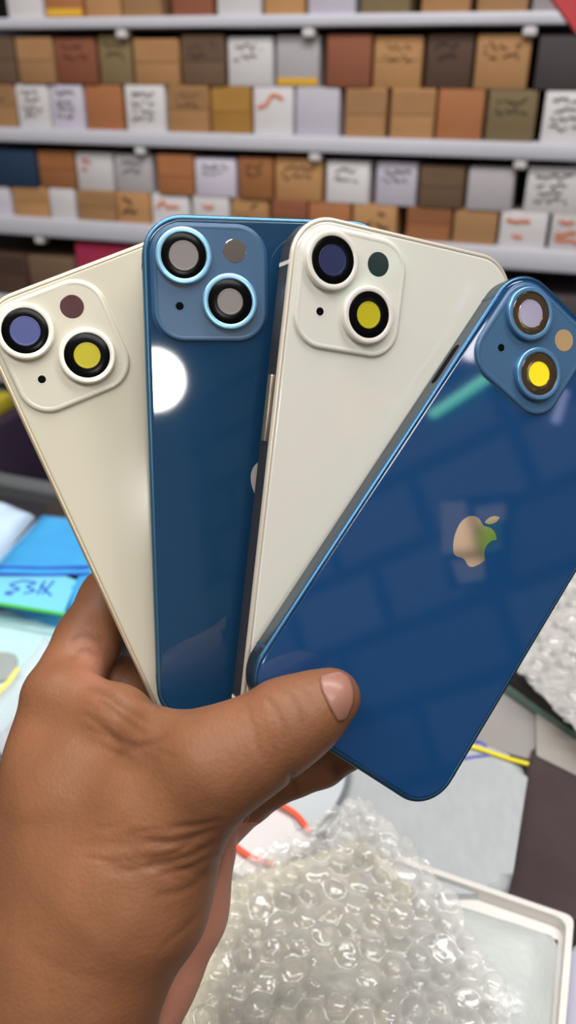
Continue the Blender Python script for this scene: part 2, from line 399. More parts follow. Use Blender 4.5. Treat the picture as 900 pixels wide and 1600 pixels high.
def surface_nets(D, org, h):
    ins = D < 0
    c = [ins[i:ins.shape[0]-1+i, j:ins.shape[1]-1+j, k:ins.shape[2]-1+k] for i in (0, 1) for j in (0, 1) for k in (0, 1)]
    s = sum(a.astype(np.int8) for a in c); mixed = (s > 0) & (s < 8)
    I = np.argwhere(mixed); idx = np.full(mixed.shape, -1, np.int64); idx[mixed] = np.arange(len(I))
    acc = np.zeros((len(I), 3)); cnt = np.zeros(len(I))
    offs = [(i, j, k) for i in (0, 1) for j in (0, 1) for k in (0, 1)]
    for a in offs:
        for ax in range(3):
            if a[ax]: continue
            b = list(a); b[ax] = 1
            da = D[I[:, 0]+a[0], I[:, 1]+a[1], I[:, 2]+a[2]]; db = D[I[:, 0]+b[0], I[:, 1]+b[1], I[:, 2]+b[2]]
            m = (da < 0) != (db < 0); t = np.where(m, da/np.where(m, da-db, 1), 0)
            p = np.array(a, float)[None]+t[:, None]*(np.array(b)-np.array(a))[None]
            acc += p*m[:, None]; cnt += m
    V = (I+acc/cnt[:, None])*h+org
    faces = []
    for ax in range(3):
        u, v = [(1, 2), (2, 0), (0, 1)][ax]
        sl0 = [slice(None)]*3; sl1 = [slice(None)]*3; sl0[ax] = slice(0, -1); sl1[ax] = slice(1, None)
        ch = ins[tuple(sl0)] != ins[tuple(sl1)]
        E = np.argwhere(ch)
        E = E[(E[:, u] > 0) & (E[:, v] > 0) & (E[:, u] < D.shape[u]-1) & (E[:, v] < D.shape[v]-1)]
        fl = ins[E[:, 0], E[:, 1], E[:, 2]]
        def cell(du, dv):
            q = E.copy(); q[:, u] -= du; q[:, v] -= dv; return idx[q[:, 0], q[:, 1], q[:, 2]]
        f = np.stack([cell(1, 1), cell(0, 1), cell(0, 0), cell(1, 0)], 1)
        f[~fl] = f[~fl][:, ::-1]
        faces.append(f)
    return V, np.concatenate(faces)

hh = .8
GX = np.arange(-142, 36, hh).astype(np.float32); GY = np.arange(10, 236, hh).astype(np.float32); GZ = np.arange(186, 286, hh).astype(np.float32)
X, Y, Z = np.meshgrid(GX, GY, GZ, indexing='ij')
D = sdf_hand(X, Y, Z)
for par, s in PHONES:                       # the fingers close on the housings without entering them
    Rm = rod(par[:3]) @ np.diag([1., -1, -1])
    q = [(X-par[3])*Rm[0][i]+(Y-par[4])*Rm[1][i]+(Z-par[5])*Rm[2][i] for i in range(3)]
    qx, qy = np.abs(q[0])-(W*500*s-8), np.abs(q[1])-(H*500*s-8)
    dxy = np.sqrt(np.maximum(qx, 0)**2+np.maximum(qy, 0)**2)+np.minimum(np.maximum(qx, qy), 0)-8.25
    dz = np.abs(q[2]+3.83*s)-(3.83*s+.2)
    D = np.maximum(D, -np.maximum(dxy, dz))
# close the wrist at the border of the grid
D = np.maximum(D, np.maximum(np.maximum(GX[0]+2-X, Y-(GY[-1]-2)), Z*0-1e3)).astype(np.float32)
V, FA = surface_nets(D, np.array([GX[0], GY[0], GZ[0]]), hh)
del X, Y, Z, D
# relax the net once or twice, then press the creases in
def laplace(V, FA, it, lam):
    e = np.concatenate([FA[:, [0, 1]], FA[:, [1, 2]], FA[:, [2, 3]], FA[:, [3, 0]]])
    for _ in range(it):
        a = np.zeros_like(V); n = np.zeros(len(V))
        np.add.at(a, e[:, 0], V[e[:, 1]]); np.add.at(n, e[:, 0], 1); np.add.at(a, e[:, 1], V[e[:, 0]]); np.add.at(n, e[:, 1], 1)
        V = V+lam*(a/n[:, None]-V)
    return V
V = laplace(V, FA, 3, .5)
def normals(V, FA):
    n = np.cross(V[FA[:, 2]]-V[FA[:, 0]], V[FA[:, 3]]-V[FA[:, 1]]); N = np.zeros_like(V)
    for k in range(4): np.add.at(N, FA[:, k], n)
    return N/np.maximum(np.linalg.norm(N, axis=1), 1e-9)[:, None]
NR = normals(V, FA)
if (NR*(V-V.mean(0))).sum() < 0: FA = FA[:, ::-1].copy(); NR = -NR
PX = V[:, 0]/V[:, 2]*F+450; PY = V[:, 1]/V[:, 2]*F+800
facing = (NR*V).sum(1) < 0
def pdist(px, py, pl):
    """distance to a polyline and the place along it (0..1)"""
    d = np.full(len(px), 1e9); u = np.zeros(len(px)); n = len(pl)-1
    for i, (a, b) in enumerate(zip(pl[:-1], pl[1:])):
        a, b = np.array(a), np.array(b); ba = b-a
        t = np.clip(((px-a[0])*ba[0]+(py-a[1])*ba[1])/(ba@ba), 0, 1)
        e = np.hypot(px-a[0]-t*ba[0], py-a[1]-t*ba[1]); m = e < d
        d = np.where(m, e, d); u = np.where(m, (i+t)/n, u)
    return d, u
rc = random.Random(5)
for k in range(26):                        # fine wrinkles of the thumb root and the web
    x, y = 190+150*rc.random(), 1285+95*rc.random(); l = 40+50*rc.random(); sl = .25*(1330-y)/60-.18
    CREASES.append(([(x, y), (x-l*.5, y+l*.5*sl+3*rc.random()), (x-l, y+l*sl+4)], 2.6+1.5*rc.random(), .12+.12*rc.random()))
for k in range(16):
    x, y = 370+90*rc.random(), 1075+90*rc.random(); l = 22+26*rc.random()
    CREASES.append(([(x, y), (x+l*.42, y+l*.5), (x+l*.5, y+l)], 2.2, .06+.08*rc.random()))
for k in range(16):
    x, y = 120+110*rc.random(), 1085+80*rc.random(); l = 35+40*rc.random()
    CREASES.append(([(x, y), (x+l*.5, y+l*.2+4*rc.random()), (x+l, y+l*.5)], 2.6, .08+.12*rc.random()))
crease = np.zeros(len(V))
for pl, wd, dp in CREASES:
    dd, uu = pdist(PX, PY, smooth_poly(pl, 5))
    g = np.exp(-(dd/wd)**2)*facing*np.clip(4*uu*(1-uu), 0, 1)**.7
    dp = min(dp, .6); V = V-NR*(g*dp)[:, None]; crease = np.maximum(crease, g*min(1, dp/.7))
nz = np.array([mnoise.noise(Vector(v*.22))*.05+mnoise.noise(Vector(v*.09))*.2 for v in V])
V = V+NR*nz[:, None]
# intrinsic skin tone: paler and pinker on the palm side
def sstep(a, b, x): t = np.clip((x-a)/(b-a), 0, 1); return t*t*(3-2*t)
palm_line = smooth_poly([(352, 1290), (344, 1340), (328, 1387), (301, 1447), (268, 1500), (221, 1560), (180, 1620)], 6)
pl = np.array(palm_line); xb = np.interp(PY, pl[:, 1], pl[:, 0])
palm = sstep(-4, 14, PX-xb)*(PY > 1285)*sstep(214, 222, V[:, 2])
palm = np.maximum(palm, sstep(240, 246, V[:, 2])*(PX > 330)*.25)
palm = np.maximum(palm, np.exp(-(np.hypot((PX-150)/30, (PY-1035)/38))**2)*.55)
hand_me = bpy.data.meshes.new('hand')
WV = (CAM[None]+(V/1000) @ RC)
hand_me.from_pydata(WV.tolist(), [], FA.tolist())
at = hand_me.attributes.new('palm', 'FLOAT', 'POINT'); at.data.foreach_set('value', palm.astype(np.float32))
at = hand_me.attributes.new('crease', 'FLOAT', 'POINT'); at.data.foreach_set('value', crease.astype(np.float32))
for p in hand_me.polygons: p.use_smooth = True
hand_me.validate()

sk = mat('brown_skin', (128, 84, 57), .47, var=.26, scale=55, spec=.34, sss=.12)
nt = sk.node_tree; N = nt.nodes; L = nt.links; b = N['Principled BSDF']
base = b.inputs['Base Color'].links[0].from_socket
fine = N.new('ShaderNodeTexNoise'); fine.inputs['Scale'].default_value = 420; fine.inputs['Detail'].default_value = 4
vor = N.new('ShaderNodeTexVoronoi'); vor.inputs['Scale'].default_value = 900
tc = [n for n in N if n.type == 'TEX_COORD'][0]
L.new(tc.outputs['Object'], fine.inputs['Vector']); L.new(tc.outputs['Object'], vor.inputs['Vector'])
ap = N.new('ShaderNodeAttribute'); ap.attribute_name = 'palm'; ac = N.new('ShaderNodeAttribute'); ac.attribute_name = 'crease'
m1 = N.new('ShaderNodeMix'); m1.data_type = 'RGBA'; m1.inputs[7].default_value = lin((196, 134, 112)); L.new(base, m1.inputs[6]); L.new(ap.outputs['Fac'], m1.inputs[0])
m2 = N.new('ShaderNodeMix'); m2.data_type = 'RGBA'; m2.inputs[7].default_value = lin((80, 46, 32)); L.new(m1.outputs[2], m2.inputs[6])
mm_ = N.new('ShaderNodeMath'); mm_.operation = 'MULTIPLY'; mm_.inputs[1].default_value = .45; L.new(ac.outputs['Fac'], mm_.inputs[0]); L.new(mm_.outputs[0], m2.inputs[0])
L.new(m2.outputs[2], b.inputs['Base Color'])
ad = N.new('ShaderNodeMath'); ad.operation = 'ADD'; L.new(fine.outputs['Fac'], ad.inputs[0]); L.new(vor.outputs['Distance'], ad.inputs[1])
bp = N.new('ShaderNodeBump'); bp.inputs['Strength'].default_value = .15; bp.inputs['Distance'].default_value = .0005
L.new(ad.outputs[0], bp.inputs['Height']); L.new(bp.outputs['Normal'], b.inputs['Normal'])
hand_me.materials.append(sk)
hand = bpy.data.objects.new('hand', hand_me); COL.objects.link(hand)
tag(hand, 'brown skinned left hand gripping a fan of four phone housings, thumb in front', 'hand')

bvh = BVHTree.FromPolygons([Vector(v) for v in WV], FA.tolist())
def skin_at(px, py):
    d = Vector(ray(px, py)); hit, n, i, dist = bvh.ray_cast(Vector(CAM), d)
    return (hit, n) if hit is not None else (None, None)
bs, ts = smooth_poly(NAIL['base'], 4), smooth_poly(NAIL['tip'], 4)
bm = bmesh.new(); grid = []
lastn = None
for i in range(len(bs)):
    row = []
    for k in range(9):
        t = k/8; e0 = .2*abs(2*i/(len(bs)-1)-1)**3; tt = e0+(1-1.7*e0)*t; q = (1-tt)*bs[i]+tt*ts[i]
        # slide inwards until the sight line meets the finger
        c0 = np.array((515, 1090.)); w = 0
        hit, n = skin_at(*q)
        while hit is None and w < .6:
            w += .04; hit, n = skin_at(*(q+(c0-q)*w))
        if n.dot(Vector(ray(*q))) > 0: n = -n
        across = 1-abs(2*i/(len(bs)-1)-1)**3
        row.append((hit, n, t, across))
    grid.append(row)
vv = [[bm.verts.new(h+n*(.0001+.0004*min(1, 3*t+.1)*max(ac_, .2))) for h, n, t, ac_ in row] for row in grid]
for i in range(len(vv)-1):
    for k in range(8): bm.faces.new((vv[i][k], vv[i+1][k], vv[i+1][k+1], vv[i][k+1]))
bmesh.ops.smooth_vert(bm, verts=bm.verts[:], factor=.4, use_axis_x=True, use_axis_y=True, use_axis_z=True)
nail = obj('thumbnail', bm, mat('pink_nail', (142, 98, 84), .38, var=.1, scale=120, spec=.5, coat=.1), hand, 80)
sm = nail.modifiers.new('thickness', 'SOLIDIFY'); sm.thickness = .0006; sm.offset = 0
nail['label'] = 'short pink thumbnail'

# ------------------------------------------------------------------ shop room, in the frame of the shelf wall
HV = np.array([math.cos(YAW), math.sin(YAW), 0]); NV = np.array([math.sin(YAW), -math.cos(YAW), 0])   # along shelf, towards viewer
d0 = RC.T @ np.array([0, (237-800)/F, 1.0]); ORG = CAM + d0*1.42; ORG = np.array([ORG[0], ORG[1], 0])
ROOM = Matrix(((HV[0], -NV[0], 0, ORG[0]), (HV[1], -NV[1], 0, ORG[1]), (0, 0, 1, 0), (0, 0, 0, 1)))   # local x along shelf, y away from viewer, z up
def shelf_uz(px, py, v=0.0):           # sight line meets the plane y = v of the room frame
    d = ray(px, py); o = CAM-ORG
    dn, on = -(d@NV), -(o@NV)
    t = (v-on)/dn; p = o+d*t
    return float(p@HV), float(p[2])
def zat(py, v=0.0, px=450): return shelf_uz(px, py, v)[1]
camv = float(-((CAM-ORG)@NV)); camu = float((CAM-ORG)@HV)

def room_box(name, x0, x1, y0, y1, z0, z1, m, kind='structure'):
    bm = bmesh.new(); add_box(bm, x0, x1, y0, y1, z0, z1)
    o = obj(name, bm, m); o.matrix_world = ROOM; tag(o, kind=kind); return o
wall_m = mat('grey_wall_paint', (150, 142, 134), .8, var=.05, scale=3)
XL, XR, YB, YF, CEIL = camu-1.9, camu+1.7, .42, camv-2.4, 2.7
room_box('wall_back', XL, XR, YB, YB+.1, 0, CEIL, wall_m)
room_box('wall_left', XL-.1, XL, YF, YB, 0, CEIL, wall_m)
room_box('floor', XL, XR, YF, YB, -.1, 0, mat('dark_floor_tile', (70, 74, 72), .35, var=.2, scale=6))
room_box('ceiling', XL, XR, YF, YB, CEIL, CEIL+.1, mat('white_ceiling', (225, 224, 220), .9, var=.02))
def stock_wall(name, seed):
    """wall lined with stock: a brick pattern of dull cartons between pale shelf lines"""
    m = bpy.data.materials.new(name); m.use_nodes = True
    nt = m.node_tree; N = nt.nodes; L = nt.links; b = N['Principled BSDF']; b.inputs['Roughness'].default_value = .7
    tc = N.new('ShaderNodeTexCoord'); sp = N.new('ShaderNodeSeparateXYZ'); L.new(tc.outputs['Object'], sp.inputs[0])
    ad = N.new('ShaderNodeMath'); ad.operation = 'ADD'; L.new(sp.outputs[0], ad.inputs[0]); L.new(sp.outputs[1], ad.inputs[1])
    cb = N.new('ShaderNodeCombineXYZ'); L.new(ad.outputs[0], cb.inputs[0]); L.new(sp.outputs[2], cb.inputs[1])
    br = N.new('ShaderNodeTexBrick'); br.inputs['Scale'].default_value = 1; br.inputs['Brick Width'].default_value = .3; br.inputs['Row Height'].default_value = .19
    br.inputs['Mortar Size'].default_value = .035; br.inputs['Mortar Smooth'].default_value = .8; br.offset = .37; br.squash = 1.6; br.squash_frequency = 3
    br.inputs['Color1'].default_value = lin((134, 126, 122)); br.inputs['Color2'].default_value = lin((96, 84, 78)); br.inputs['Mortar'].default_value = lin((48, 44, 43))
    L.new(cb.outputs[0], br.inputs['Vector']); L.new(br.outputs['Color'], b.inputs['Base Color'])
    return m
room_box('wall_right', XR, XR+.1, YF, YB, 0, CEIL, stock_wall('stock_lined_wall', 1))
room_box('wall_front', XL, XR, YF-.1, YF, 0, CEIL, wall_m)

# ------------------------------------------------------------------ shelf rack with stock boxes
board_m = mat('pale_grey_shelf_metal', (205, 205, 216), .4, .0, .03)
dark_m = mat('dark_rack_back', (52, 44, 42), .7, var=.15)
U0, U1 = -1.35, 1.15
DEP = .26
SH = [(zat(22), zat(42)), (zat(212), zat(237)), (zat(366), zat(397))]     # top and bottom of the front edge of each board
step = SH[1][0]-SH[2][0]
SH.append((SH[2][0]-step, SH[2][1]-step)); SH.append((SH[2][0]-2*step, SH[2][1]-2*step))
SH.insert(0, (SH[0][0]+step, SH[0][1]+step))
shelf_names = ['highest pale grey wall shelf above the picture edge', 'pale grey wall shelf at the top of the photo', 'second pale grey wall shelf from the top, above two box rows',
               'third pale grey wall shelf, just above the phone housings', 'pale grey wall shelf hidden behind the phone housings', 'lowest pale grey wall shelf near the floor']
SB = []
for i, (zt, zb) in enumerate(SH):
    o = empty('wall_shelf', ROOM @ Matrix.Translation((0, 0, zb))); tag(o, shelf_names[i], 'shelf', 'wall shelves')
    bm = bmesh.new(); add_box(bm, U0, U1, 0, DEP, 0, zt-zb, .004); obj('shelf_board', bm, board_m, o, 40); SB.append(o)
for si, pxs in ((1, (186, 480, 828)), (2, (216, 490, 815)), (3, (60, 400))):
    for px in pxs:
        u, _ = shelf_uz(px, (45, 238, 390)[si-1])
        bm = bmesh.new(); add_box(bm, u-.011, u+.011, .004, .03, -.016, .002, .005, 3); obj('shelf_clip', bm, mat('white_clip', (225, 222, 222), .4), SB[si], 40)
room_box('trim_1', U0, U1, DEP+.002, DEP+.02, 0, SH[0][0]+.3, dark_m)
room_box('trim_2', U0-.05, U0-.001, 0, DEP+.02, 0, SH[0][0]+.3, board_m)
room_box('trim_3', U1+.001, U1+.05, 0, DEP+.02, 0, SH[0][0]+.3, board_m)
room_box('baseboard_back', U0, U1, .01, DEP, .0, SH[5][1]-.02, mat('dark_green_grey_plinth', (104, 110, 106), .5, var=.2, scale=8))

COLS = {'tan': (182, 136, 90), 'light brown': (168, 126, 86), 'orange brown': (170, 110, 70), 'reddish brown': (140, 84, 60), 'dim brown': (112, 88, 68),
        'white': (216, 212, 214), 'lavender white': (204, 198, 212), 'grey white': (190, 184, 188), 'mustard': (172, 126, 58), 'olive brown': (128, 110, 78),
        'dark brown': (84, 62, 50), 'dark grey': (74, 66, 68), 'navy blue': (28, 52, 78), 'magenta': (190, 50, 90), 'brown': (150, 98, 58), 'grey': (150, 140, 142)}
INK = {'dark': mat('dark_marker_ink', (52, 44, 46), .6), 'orange': mat('orange_print_ink', (222, 120, 62), .6), 'red': mat('red_print_ink', (200, 60, 60), .6)}
BAND = mat('yellow_tape', (226, 176, 50), .5)
ORD = ['first', 'second', 'third', 'fourth', 'fifth', 'sixth', 'seventh', 'eighth', 'ninth', 'tenth', 'eleventh', 'twelfth', 'thirteenth', 'fourteenth', 'fifteenth', 'sixteenth']
rows = {
 'A': ('row on top shelf', 10, [(10, 67, 'white', ''), (70, 130, 'orange brown', 'y'), (132, 189, 'tan', 's'), (190, 252, 'light brown', 's'), (268, 333, 'reddish brown', ''), (338, 409, 'white', ''), (412, 477, 'tan', 's'), (480, 556, 'lavender white', ''), (562, 641, 'olive brown', ''), (657, 735, 'tan', 's'), (744, 826, 'light brown', 's'), (830, 872, 'grey', ''), (875, 935, 'brown', '')]),
 'B': ('second shelf upper row', 90, [(-40, 23, 'dim brown', ''), (25, 84, 'light brown', ''), (86, 151, 'reddish brown', 's'), (154, 206, 'olive brown', 's'), (208, 280, 'tan', ''), (283, 351, 'dim brown', 's'), (355, 427, 'white', 's'), (431, 500, 'grey white', 'y'), (509, 581, 'reddish brown', ''), (583, 661, 'tan', 's'), (665, 740, 'dark brown', 's'), (742, 829, 'tan', 's'), (838, 930, 'dark grey', '')]),
 'C': ('second shelf lower row', 175, [(-40, 26, 'light brown', 's'), (27, 79, 'white', 'S'), (80, 132, 'lavender white', 'S'), (134, 193, 'orange brown', ''), (196, 259, 'white', 'S'), (262, 327, 'tan', 's'), (329, 393, 'mustard', ''), (395, 459, 'white', 'o'), (461, 531, 'lavender white', ''), (538, 604, 'light brown', ''), (609, 680, 'tan', ''), (682, 757, 'orange brown', ''), (760, 839, 'olive brown', 's'), (848, 925, 'white', 'S')]),
 'D': ('third shelf upper row', 275, [(-20, 58, 'navy blue', ''), (61, 118, 'brown', ''), (120, 178, 'white', 'r'), (180, 239, 'grey white', 's'), (245, 303, 'orange brown', ''), (304, 369, 'lavender white', 's'), (372, 427, 'brown', 's'), (429, 504, 'tan', 's'), (509, 578, 'white', 's'), (587, 653, 'lavender white', 's'), (655, 728, 'dim brown', ''), (731, 806, 'grey white', ''), (823, 915, 'white', 'S')]),
 'E': ('third shelf lower row', 345, [(-45, 22, 'lavender white', ''), (24, 79, 'tan', ''), (80, 121, 'white', ''), (123, 183, 'light brown', ''), (184, 236, 'tan', 'D'), (238, 297, 'white', 'o'), (301, 359, 'white', 'o'), (361, 421, 'tan', 'D'), (423, 480, 'reddish brown', ''), (481, 548, 'orange brown', ''), (550, 620, 'tan', 'D'), (634, 706, 'orange brown', ''), (708, 779, 'light brown', ''), (781, 858, 'white', 'O'), (861, 935, 'white', 'O')]),
 'G': ('row below the third shelf', 420, [(-30, 40, 'dark brown', ''), (44, 117, 'dim brown', ''), (120, 213, 'magenta', ''), (216, 290, 'dark grey', ''), (790, 850, 'dark brown', ''), (855, 935, 'dark grey', '')]),
}
# heights of the rows (one height per row, so that the upper row stands on the lower)
zB0 = zat(136, .01); zD0 = zat(314, .01)
hts = {'A': (SH[1][0], SH[1][0]+.078), 'C': (SH[2][0], zB0), 'B': (zB0, zat(53, .01)), 'E': (SH[3][0], zD0), 'D': (zD0, zat(247, .01)), 'G': (SH[4][0], SH[4][0]+.09)}
SH_IDX = None
def strokes(bm, u0, u1, z0, z1, y, lines, w, rnd):
    """a block of scribbled marks on the front plane y"""
    n = lines; hz = (z1-z0)/n
    for i in range(n):
        zc = z1-(i+.5)*hz; u = u0+rnd.random()*.1*(u1-u0); ue = u1-rnd.random()*.25*(u1-u0)
        pts = []
        while u < ue:
            pts.append((u, zc+(rnd.random()-.5)*hz*.75)); u += w*(1.6+rnd.random()*1.8)
        for a, b_ in zip(pts[:-1], pts[1:]):
            if rnd.random() < .2: continue
            d = np.array([b_[0]-a[0], b_[1]-a[1]]); l = np.linalg.norm(d); nn = np.array([-d[1], d[0]])/l*w/2
            q = [(a[0]+nn[0], a[1]+nn[1]), (a[0]-nn[0], a[1]-nn[1]), (b_[0]-nn[0], b_[1]-nn[1]), (b_[0]+nn[0], b_[1]+nn[1])]
            f = [bm.verts.new((p[0], y-.0004, p[1])) for p in q]; bk = [bm.verts.new((p[0], y+.0003, p[1])) for p in q]
            bm.faces.new(f); bm.faces.new(bk[::-1])
            for k in range(4): bm.faces.new((f[k], f[(k+1) % 4], bk[(k+1) % 4], bk[k]))
rnd = random.Random(3)
for key in 'ABCDEG':
    rowname, py, items = rows[key]
    z0, z1 = hts[key]
    seen = [it for it in items]
    for i, (xa, xb, colr, wr) in enumerate(items):
        v = .012+.006*rnd.random()
        ua, _ = shelf_uz(xa, py, v); ub, _ = shelf_uz(xb, py, v)
        ua += .0015; ub -= .0015
        dz = 0 if key in 'CE' else -(rnd.random()*.006)
        if key == 'G' and colr == 'magenta': dz = .03
        dep = .16+.04*rnd.random()
        w, h = ub-ua, z1+dz-z0
        rz = 0.0
        o = empty('stock_box', ROOM @ Matrix.Translation((((ua+ub)/2, v, z0))))
        c = COLS[colr]; jk = 1+(rnd.random()-.5)*.12; jit = tuple(min(255, max(0, int(x*jk))) for x in c)
        paper = colr in ('white', 'lavender white', 'grey white')
        m = mat('carton_%s_%s_%d' % (colr.replace(' ', '_'), key, i), jit, .75, var=.1 if not paper else .03, scale=25)
        bm = bmesh.new(); add_box(bm, -w/2, w/2, 0, dep, 0, h, .0025, 2); obj('carton_body', bm, m, o, 40)
        if not paper and colr not in ('dark grey', 'navy blue') and rnd.random() < .55:
            bm = bmesh.new(); add_box(bm, -w/2+.003, w/2-.003, -.0012, .001, h*(.45+.1*rnd.random()), h-.003, .0006, 1)
            fk = .86+.2*rnd.random(); m2 = mat('flap_%s_%s_%d' % (colr.replace(' ', '_'), key, i), tuple(int(x*fk) for x in jit), .75, var=.1, scale=25)
            obj('front_flap', bm, m2, o, 40)
        yf = -.0014
        txt = None
        if wr in ('s', 'S', 'D'):
            bm = bmesh.new(); strokes(bm, -w*.36, w*.36, h*(.2 if wr != 's' else .5), h*.9, yf, {'s': 2, 'S': 4, 'D': 2}[wr], {'s': .0016, 'S': .002, 'D': .004}[wr], rnd)
            obj('handwriting', bm, INK['dark'], o)
        elif wr in ('o', 'O'):
            bm = bmesh.new(); strokes(bm, -w*.4, w*.4, h*(.5 if wr == 'o' else .12), h*.9, yf, 1 if wr == 'o' else 3, .005, rnd)
            obj('printed_lettering', bm, INK['orange'], o)
        elif wr == 'r':
            bm = bmesh.new(); strokes(bm, -w*.36, 0, h*.5, h*.85, yf, 2, .004, rnd); obj('printed_mark', bm, INK['red'], o)
        elif wr == 'y':
            bm = bmesh.new(); add_box(bm, -w/2+.002, w/2-.002, yf, .001, .003, .014); obj('yellow_tape', bm, BAND, o)
        extra = {'s': 'with faint pen writing', 'S': 'with dark writing', 'D': 'with bold dark lettering', 'o': 'with orange print', 'O': 'with orange lettering', 'r': 'with a small red print', 'y': 'with yellow bottom strip', '': 'with a plain front'}[wr]
        if key == 'G':
            lab = {0: 'dark brown carton at left end under the third shelf', 1: 'dim brown carton next to the magenta one under third shelf', 2: 'magenta carton under the third shelf above the leftmost housing', 3: 'dark grey carton right of the magenta one', 4: 'dark brown carton behind the tilted blue housing, under third shelf', 5: 'dark grey carton at right end under the third shelf'}[i]
        else:
            lab = '%s box %s, %s from left in %s' % (colr, extra, ORD[i], rowname)
        tag(o, lab, 'box', 'stock boxes on the wall shelves')

# things low behind the counter on the left
def low_box(name, px0, px1, py0, py1, v, m, label, cat, bev=.004):
    u0, zt = shelf_uz(px0, py0, v); u1, zb = shelf_uz(px1, py1, v)
    return u0, u1, zb, zt

# ------------------------------------------------------------------ counter
ca, cb_ = on_z(-10, 757, COUNTER), on_z(90, 776, COUNTER)
cdir = (cb_-ca)/np.linalg.norm(cb_-ca); cn = np.array([cdir[1], -cdir[0], 0])       # cn points to the viewer
CT = Matrix(((cdir[0], -cn[0], 0, ca[0]), (cdir[1], -cn[1], 0, ca[1]), (0, 0, 1, 0), (0, 0, 0, 1)))
ctr = empty('counter', CT); tag(ctr, 'dark glass shop counter under the packets and bubble wrap', 'counter')
bm = bmesh.new(); add_box(bm, -1.2, 1.25, -.95, 0, COUNTER-.012, COUNTER, .002); obj('glass_top', bm, mat('dark_counter_glass', (46, 44, 46), .08, var=.2, scale=20, spec=.6), ctr, 40)
bm = bmesh.new(); add_box(bm, -1.2, 1.25, -.94, -.03, .05, COUNTER-.0125, .004); obj('cabinet_body', bm, mat('dark_counter_body', (52, 48, 48), .5, var=.2), ctr, 40)
bm = bmesh.new(); tube(bm, [(-1.2, .012, COUNTER-.004), (1.25, .012, COUNTER-.004)], .0105, 20); obj('edge_rail', bm, mat('white_metal_rail', (124, 128, 132), .22, .6, .05), ctr, 40)
bm = bmesh.new(); add_box(bm, -1.15, 1.2, -.9, -.1, 0, .05, .004); obj('plinth', bm, mat('black_plinth', (30, 30, 30), .6), ctr, 40)

def top(px, py, h): return on_z(px, py, COUNTER+h)
def slab(name, pts, h0, h1, m, label=None, cat=None, r=.006, bev=.0015, parent=None, group=None, inset=None):
    q = [top(x, y, h1) for x, y in pts]
    bm = bmesh.new(); prism(bm, round_poly(q, r), COUNTER+h0, COUNTER+h1, bev)
    o = obj(name, bm, m, parent, 50)
    if label: tag(o, label, cat, group)
    return o
def pillow(name, quad, h0, h1, m, parent=None, n=22, wr=.0012, seed=0, edge=.35):
    """soft packet: a quilted block over four corner points (px) with wrinkles"""
    q = [top(x, y, h1) for x, y in quad]; bm = bmesh.new(); g = []; g2 = []
    for i in range(n+1):
        s = i/n; ra, rb = [], []
        for k in range(n+1):
            t = k/n
            p = (1-s)*(1-t)*q[0]+s*(1-t)*q[1]+s*t*q[2]+(1-s)*t*q[3]
            e = min(s, 1-s, t, 1-t)*2
            f = min(1, (e/edge))**.5 if e > 0 else 0
            z = h0+.0004+(h1-h0)*f+f*wr*(mnoise.noise(Vector((p[0]*60+seed, p[1]*60, 3)))+.5*mnoise.noise(Vector((p[0]*160+seed, p[1]*40, 9))))
            ra.append(bm.verts.new((p[0], p[1], COUNTER+z))); 
            rb.append(ra[-1] if f == 0 else bm.verts.new((p[0], p[1], COUNTER+h0)))
        g.append(ra); g2.append(rb)
    for i in range(n):
        for k in range(n):
            bm.faces.new((g[i][k], g[i+1][k], g[i+1][k+1], g[i][k+1]))
            f = (g2[i][k], g2[i][k+1], g2[i+1][k+1], g2[i+1][k])
            if len(set(f)) == 4 and any(a is not b_ for a, b_ in zip(f, (g[i][k], g[i][k+1], g[i+1][k+1], g[i+1][k]))): bm.faces.new(f)
    return obj(name, bm, m, parent, 60)
def line_on(pts, h, r, m, name, parent, n=6, flat=1., lift=0.):
    bm = bmesh.new(); tube(bm, [top(x, y, h) for x, y in smooth_poly(pts, n)], r, 8, False, flat)
    return obj(name, bm, m, parent, 80)

# left: packets and zip bags -----------------------------------------------------
o = pillow('zip_bag', [(-60, 905), (60, 788), (250, 800), (180, 985)], .012, .028, mat('blue_clear_plastic', (66, 160, 222), .18, var=.12, scale=30, spec=.6, coat=.4, bump=.3, bscale=60))
tag(o, 'blue zip bag with pen writing beside the index finger', 'bag')
obj_ = pillow('writing_panel', [(-40, 900), (122, 899), (100, 956), (-40, 938)], .0282, .0292, mat('cyan_bag_panel', (120, 204, 228), .25, var=.08, coat=.3), o, n=8, wr=.0002)
for y in (886, 897):
    line_on([(-30, y-1), (30, y), (70, y+1), (140, y-1)], .0295, .0011, mat('dark_blue_zip', (28, 84, 190), .3), 'zip_strip', o)
ink = mat('blue_pen_ink', (24, 60, 190), .5)
for g in ([(38, 907), (16, 914), (30, 921), (8, 927), (20, 929)], [(38, 908), (56, 911), (42, 917), (54, 923), (36, 928)], [(58, 929), (70, 908)], [(64, 914), (80, 931)], [(84, 908), (66, 928)]):
    line_on(g, .0297, .0008, ink, 'handwriting', o, 4)
o2 = pillow('clear_packet', [(-70, 930), (130, 950), (110, 1010), (-60, 1180)], .0, .0118, mat('pale_cyan_plastic', (186, 222, 222), .2, var=.08, scale=30, spec=.6, coat=.3, bump=.3, bscale=50), seed=5)
tag(o2, 'pale clear packet with green band, below the blue zip bag', 'packet')
line_on([(-40, 938), (20, 947), (97, 960), (125, 966)], .031, .0014, mat('green_rubber', (70, 190, 60), .45), 'rubber_band', None)
tag(bpy.data.objects['rubber_band'], 'bright green rubber band across the blue zip bag', 'rubber band')
o3 = pillow('clear_packet', [(-120, 800), (10, 776), (52, 792), (-40, 900)], .0, .0115, mat('pale_blue_plastic', (196, 220, 244), .2, var=.06, spec=.6, coat=.3, bump=.3, bscale=50), seed=8)
tag(o3, 'pale blue clear packet at the counter edge, left of blue zip bag', 'packet')
